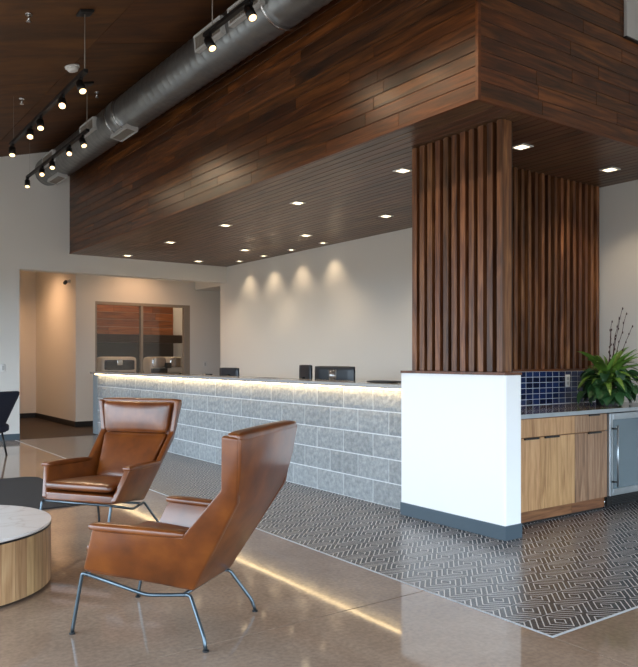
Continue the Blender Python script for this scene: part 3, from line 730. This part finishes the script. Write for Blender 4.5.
# ------------------------------------------------------------------ spiral duct with registers
DXC, DZC, DR = 3.27, 4.19, .207
du = thing('spiral_duct', 'long galvanised spiral air duct under the plywood ceiling', 'duct', (DXC, 4, DZC))
y0, y1, n = YB+.05-4, YW-4-.002, 56; step = .022; m_ = int((y1-y0)/step); V = []; Fc = []; pitch = .13
for i in range(m_+1):
    y = y0+(y1-y0)*i/m_
    for k in range(n):
        a = 2*PI*k/n; f = ((y/pitch)-a/(2*PI)) % 1.; r_ = DR+(.005 if f < .17 else 0)
        V.append((r_*math.cos(a), y, r_*math.sin(a)))
for i in range(m_):
    for k in range(n): Fc.append((i*n+k, i*n+(k+1) % n, (i+1)*n+(k+1) % n, (i+1)*n+k))
link('duct_shell', mesh('duct_shell', V, Fc, True), M['duct'], du)
for y in (8.42, 8.68, 5.08):
    cyl('coupling_ring', (0, y-4-.014, 0), (0, y-4+.014, 0), DR+.026, M['chrome'], du, n=48)
box('coupling_sleeve', 0, 0.0001, 0, .0001, 0, .0001, M['duct'], du) if False else cyl('coupling_sleeve', (0, 4.42, 0), (0, 4.68, 0), DR+.012, M['duct'], du, n=48)
def register(y, ang, ln=.52, wd=.15):
    """ang: direction of the outward normal in the x-z plane"""
    g_ = boxes('register', [(-ln/2, ln/2, -wd/2, -wd/2+.02, 0, .05), (-ln/2, ln/2, wd/2-.02, wd/2, 0, .05), (-ln/2, -ln/2+.02, -wd/2+.02, wd/2-.02, 0, .05), (ln/2-.02, ln/2, -wd/2+.02, wd/2-.02, 0, .05), (-ln/2+.02, ln/2-.02, -wd/2+.02, wd/2-.02, .0, .02)], M['white_metal'], du)
    nx, nz = math.cos(ang), math.sin(ang)
    g_.matrix_local = Matrix(((0, -nz, nx, nx*(DR-.008)), (1, 0, 0, y-4), (0, nx, nz, nz*(DR-.008)), (0, 0, 0, 1)))
    k = -ln/2+.04
    while k < ln/2-.03:
        box('louver', k, k+.008, -wd/2+.0205, wd/2-.0205, .021, .046, M['grey_frame'], g_); k += .03
for y, a in ((9.29, 182), (8.55, 262), (11.3, 262), (11.05, 182), (5.95, 186), (5.3, 186)): register(y, math.radians(a))

# ------------------------------------------------------------------ track lights
def track(name, x, z, ya, yb, heads, label, cans, lamp_power, aims):
    t = thing(name, label, 'track light', (x, (ya+yb)/2, z)); ym = (ya+yb)/2
    box('rail', -.018, .018, ya-ym, yb-ym, -.012, .018, M['black_metal'], t)
    for y in cans:
        top = cz(x)-z
        far = y > ym+.5 and x < 2.7 and y > 6
        tube('suspension_cable', [(0, y-ym, .017), (0, y-ym, top-.001)], .0015 if far else .004, M['grey_frame'], t, 6)
        if far: continue
        bm = bmesh.new(); box_bm(bm, -.06, .06, -.06, .06, -.022, 0, .004, 1)
        link('ceiling_canopy', finish(bm, 'ceiling_canopy'), M['black_metal'], t, (0, y-ym, top-.001), (0, -math.atan(.273), 0))
    for y, (ax, ay) in zip(heads, aims):
        hd = boxes('adapter', [(-.013, .013, -.04, .04, -.035, -.0125), (-.006, .006, -.006, .006, -.07, -.035)], M['black_metal'], t, 0, (0, y-ym, 0))
        d = Vector((ax, ay, -1)).normalized(); c0 = Vector((0, 0, -.06))
        cyl('lamp_can', c0-d*.01, c0+d*.085, .036, M['black_metal'], hd, n=18)
        cyl('lamp_lens', c0+d*.0852, c0+d*.087, .029, M['lamp_track'], hd, n=18)
        spot('lamp', c0+d*.095, d, lamp_power, 120, .9, WARM, hd, .03)
A = [(-.1, -.4), (-.2, -.75), (-.1, -.6), (-.25, -.9), (.15, -.6)]
track('track_light', 1.989, 3.655, 6.12, 8.72, (8.66, 7.9, 7.52, 6.79, 6.28), 'black five head track light hanging clear of the duct beside the smoke detector', (6.15, 8.6), 22, A)
track('track_light', 2.69, 3.815, 8.21, 10.85, (10.83, 10.08, 9.62, 8.9, 8.42), 'black five head track light hanging in front of the far duct end', (8.24, 10.7), 22, A)
track('track_light', 2.69, 3.845, 2.7, 5.33, (5.27, 4.63, 4.0, 3.4, 2.9), 'black track light hanging in front of the duct registers above the desk', (5.2, 2.9), 20, [(.2, -.6), (.1, -.6), (.3, -.2), (.5, -.1), (.5, .1)])
sd = thing('smoke_detector', 'round white smoke detector on the plywood ceiling', 'smoke detector', (2.327, 7.603, cz(2.327)-.001)); sd.rotation_euler = (0, -math.atan(.273), 0)
cyl('base', (0, 0, -.02), (0, 0, 0), .075, M['plastic_white'], sd, n=28); cyl('chamber', (0, 0, -.055), (0, 0, -.0202), .045, M['plastic_white'], sd, r1=.066, n=28)
for x, y, w_ in ((2.1, 8.7, 'small sprinkler head above the far end of the hanging track light'), (2.937, 8.634, 'small sprinkler head between the duct and the smoke detector'), (1.55, 6.2, 'small sprinkler head on the open ceiling left of the cable canopy')):
    s_ = thing('sprinkler_head', w_, 'sprinkler', (x, y, cz(x)-.001), 0, 'ceiling sprinkler heads')
    cyl('stem', (0, 0, -.06), (0, 0, 0), .009, M['chrome'], s_, n=10); cyl('escutcheon', (0, 0, -.008), (0, 0, -.0005), .03, M['chrome'], s_, n=16); cyl('deflector', (0, 0, -.066), (0, 0, -.0605), .02, M['chrome'], s_, n=14)
wb_ = thing('wall_cabinet_box', 'pale grey box mounted high on the plank soffit face', 'box', (5.83, SY-.035, 3.755))
box('casing', -.58, .58, .005, .034, 0, .9, M['white_metal'], wb_, .004); box('bottom_shadow', -.58, .58, .007, .034, -.012, -.0005, M['black_metal'], wb_)  # black strip stands in for the shadow line below the box

# ------------------------------------------------------------------ corridor fittings and bar machines
scm = thing('security_camera', 'small bullet security camera high on the corridor wall', 'camera', (XC-.001, 13.84, 2.70))
cyl('mount', (0, 0, 0), (-.03, 0, 0), .035, M['plastic_white'], scm, n=16); cyl('arm', (-.03, 0, 0), (-.07, 0, -.01), .012, M['plastic_white'], scm, n=10)
cyl('housing', (-.06, .05, -.01), (-.12, -.09, -.05), .034, M['black_plastic'], scm, n=16)
def switch(loc, face, label):
    t = thing('light_switch', label, 'switch', loc)
    rbox('plate', -.036, .036, -.006, 0, -.058, .058, .004, M['plastic_white'], t, 2); box('rocker', -.016, .016, -.009, -.0058, -.032, .032, M['white_metal'], t)
switch((2.6, YW-.0005, 1.11), 0, 'white light switch on the wall beside the navy chair')
switch((6.817, YS-.0005, 1.14), 0, 'white light switch on the wall right of the service window')
box_ = thing('bar_counter', 'counter inside the bar room under the service window', 'counter', (5.5, 14.0, 0))
box('front', -1.15, 2.6, -.3, .3, 0, .88, M['slat_dark'], box_); box('top', -1.15, 2.6, -.33, .33, .881, .92, M['quartz'], box_)
cream = plain('cream_enamel', srgb(206, 196, 180), .3)
def machine(x, label, kind, w):
    t = thing('coffee_machine', label, 'coffee machine', (x, 13.98, .9205))
    rbox('casing', -w/2, w/2, -.2, .2, .03, .37, .07, cream, t, 5)
    if kind == 0:
        rbox('dark_panel', -w/2+.06, w/2-.06, -.215, -.195, .11, .31, .03, M['black_plastic'], t, 4)
        rbox('badge', -.06, .06, -.235, -.216, .2, .32, .02, M['chrome'], t, 3)
    else:
        for s in (-1, 1): rbox('rounded_hood', s*w/4-w/5.2, s*w/4+w/5.2, -.225, -.19, .15, .36, .06, M['chrome'], t, 4)
        box('group_head', -.06, .06, -.25, -.2, .14, .25, M['black_metal'], t, .005); rbox('dark_tray', -w/2+.02, -.02, -.24, -.19, .035, .14, .01, M['black_plastic'], t, 3)
    for sx in (-1, 1):
        for sy in (-.14, .14): cyl('foot', (sx*(w/2-.08), sy, 0), (sx*(w/2-.08), sy, .035), .02, M['black_plastic'], t, n=10)
machine(5.13, 'cream coffee machine with dark front panel and chrome badge behind the service window', 0, .72)
machine(6.13, 'cream coffee machine with two rounded chrome hoods behind the service window', 1, .76)
for x, y, p, w_ in ((3.4, 14.6, 150, 'round downlight in the corridor ceiling near the security camera'), (5.3, 12.85, 75, 'round downlight in the corridor ceiling before the service window')):
    t = thing('corridor_downlight', w_, 'downlight', (x, y, 3.2), 0, 'corridor downlights')
    cyl('trim_ring', (0, 0, -.006), (0, 0, -.0005), .07, M['plastic_white'], t, n=20); cyl('lens', (0, 0, -.009), (0, 0, -.0062), .05, M['lamp'], t, n=20)
    spot('lamp', (0, 0, -.015), (0, 0, -1), p, 150, .8, (1, .56, .29), t, .06)
for k, x in enumerate((4.9, 5.6, 6.3, 7.3)):  # unseen lamps, kept for the warm light they give the bar room
    t = thing('unseen_bar_downlight', '%s unseen round downlight in the bar room ceiling from the corridor side' % ORD[k], 'downlight', (x, 15.0, 3.2), 0, 'unseen bar room downlights')
    cyl('trim_ring', (0, 0, -.006), (0, 0, -.0005), .06, M['plastic_white'], t, n=20); cyl('lens', (0, 0, -.009), (0, 0, -.0062), .045, M['lamp'], t, n=20)
    spot('lamp', (0, 0, -.015), (0, .1, -1), 45, 130, .8, (1, .72, .46), t, .05)
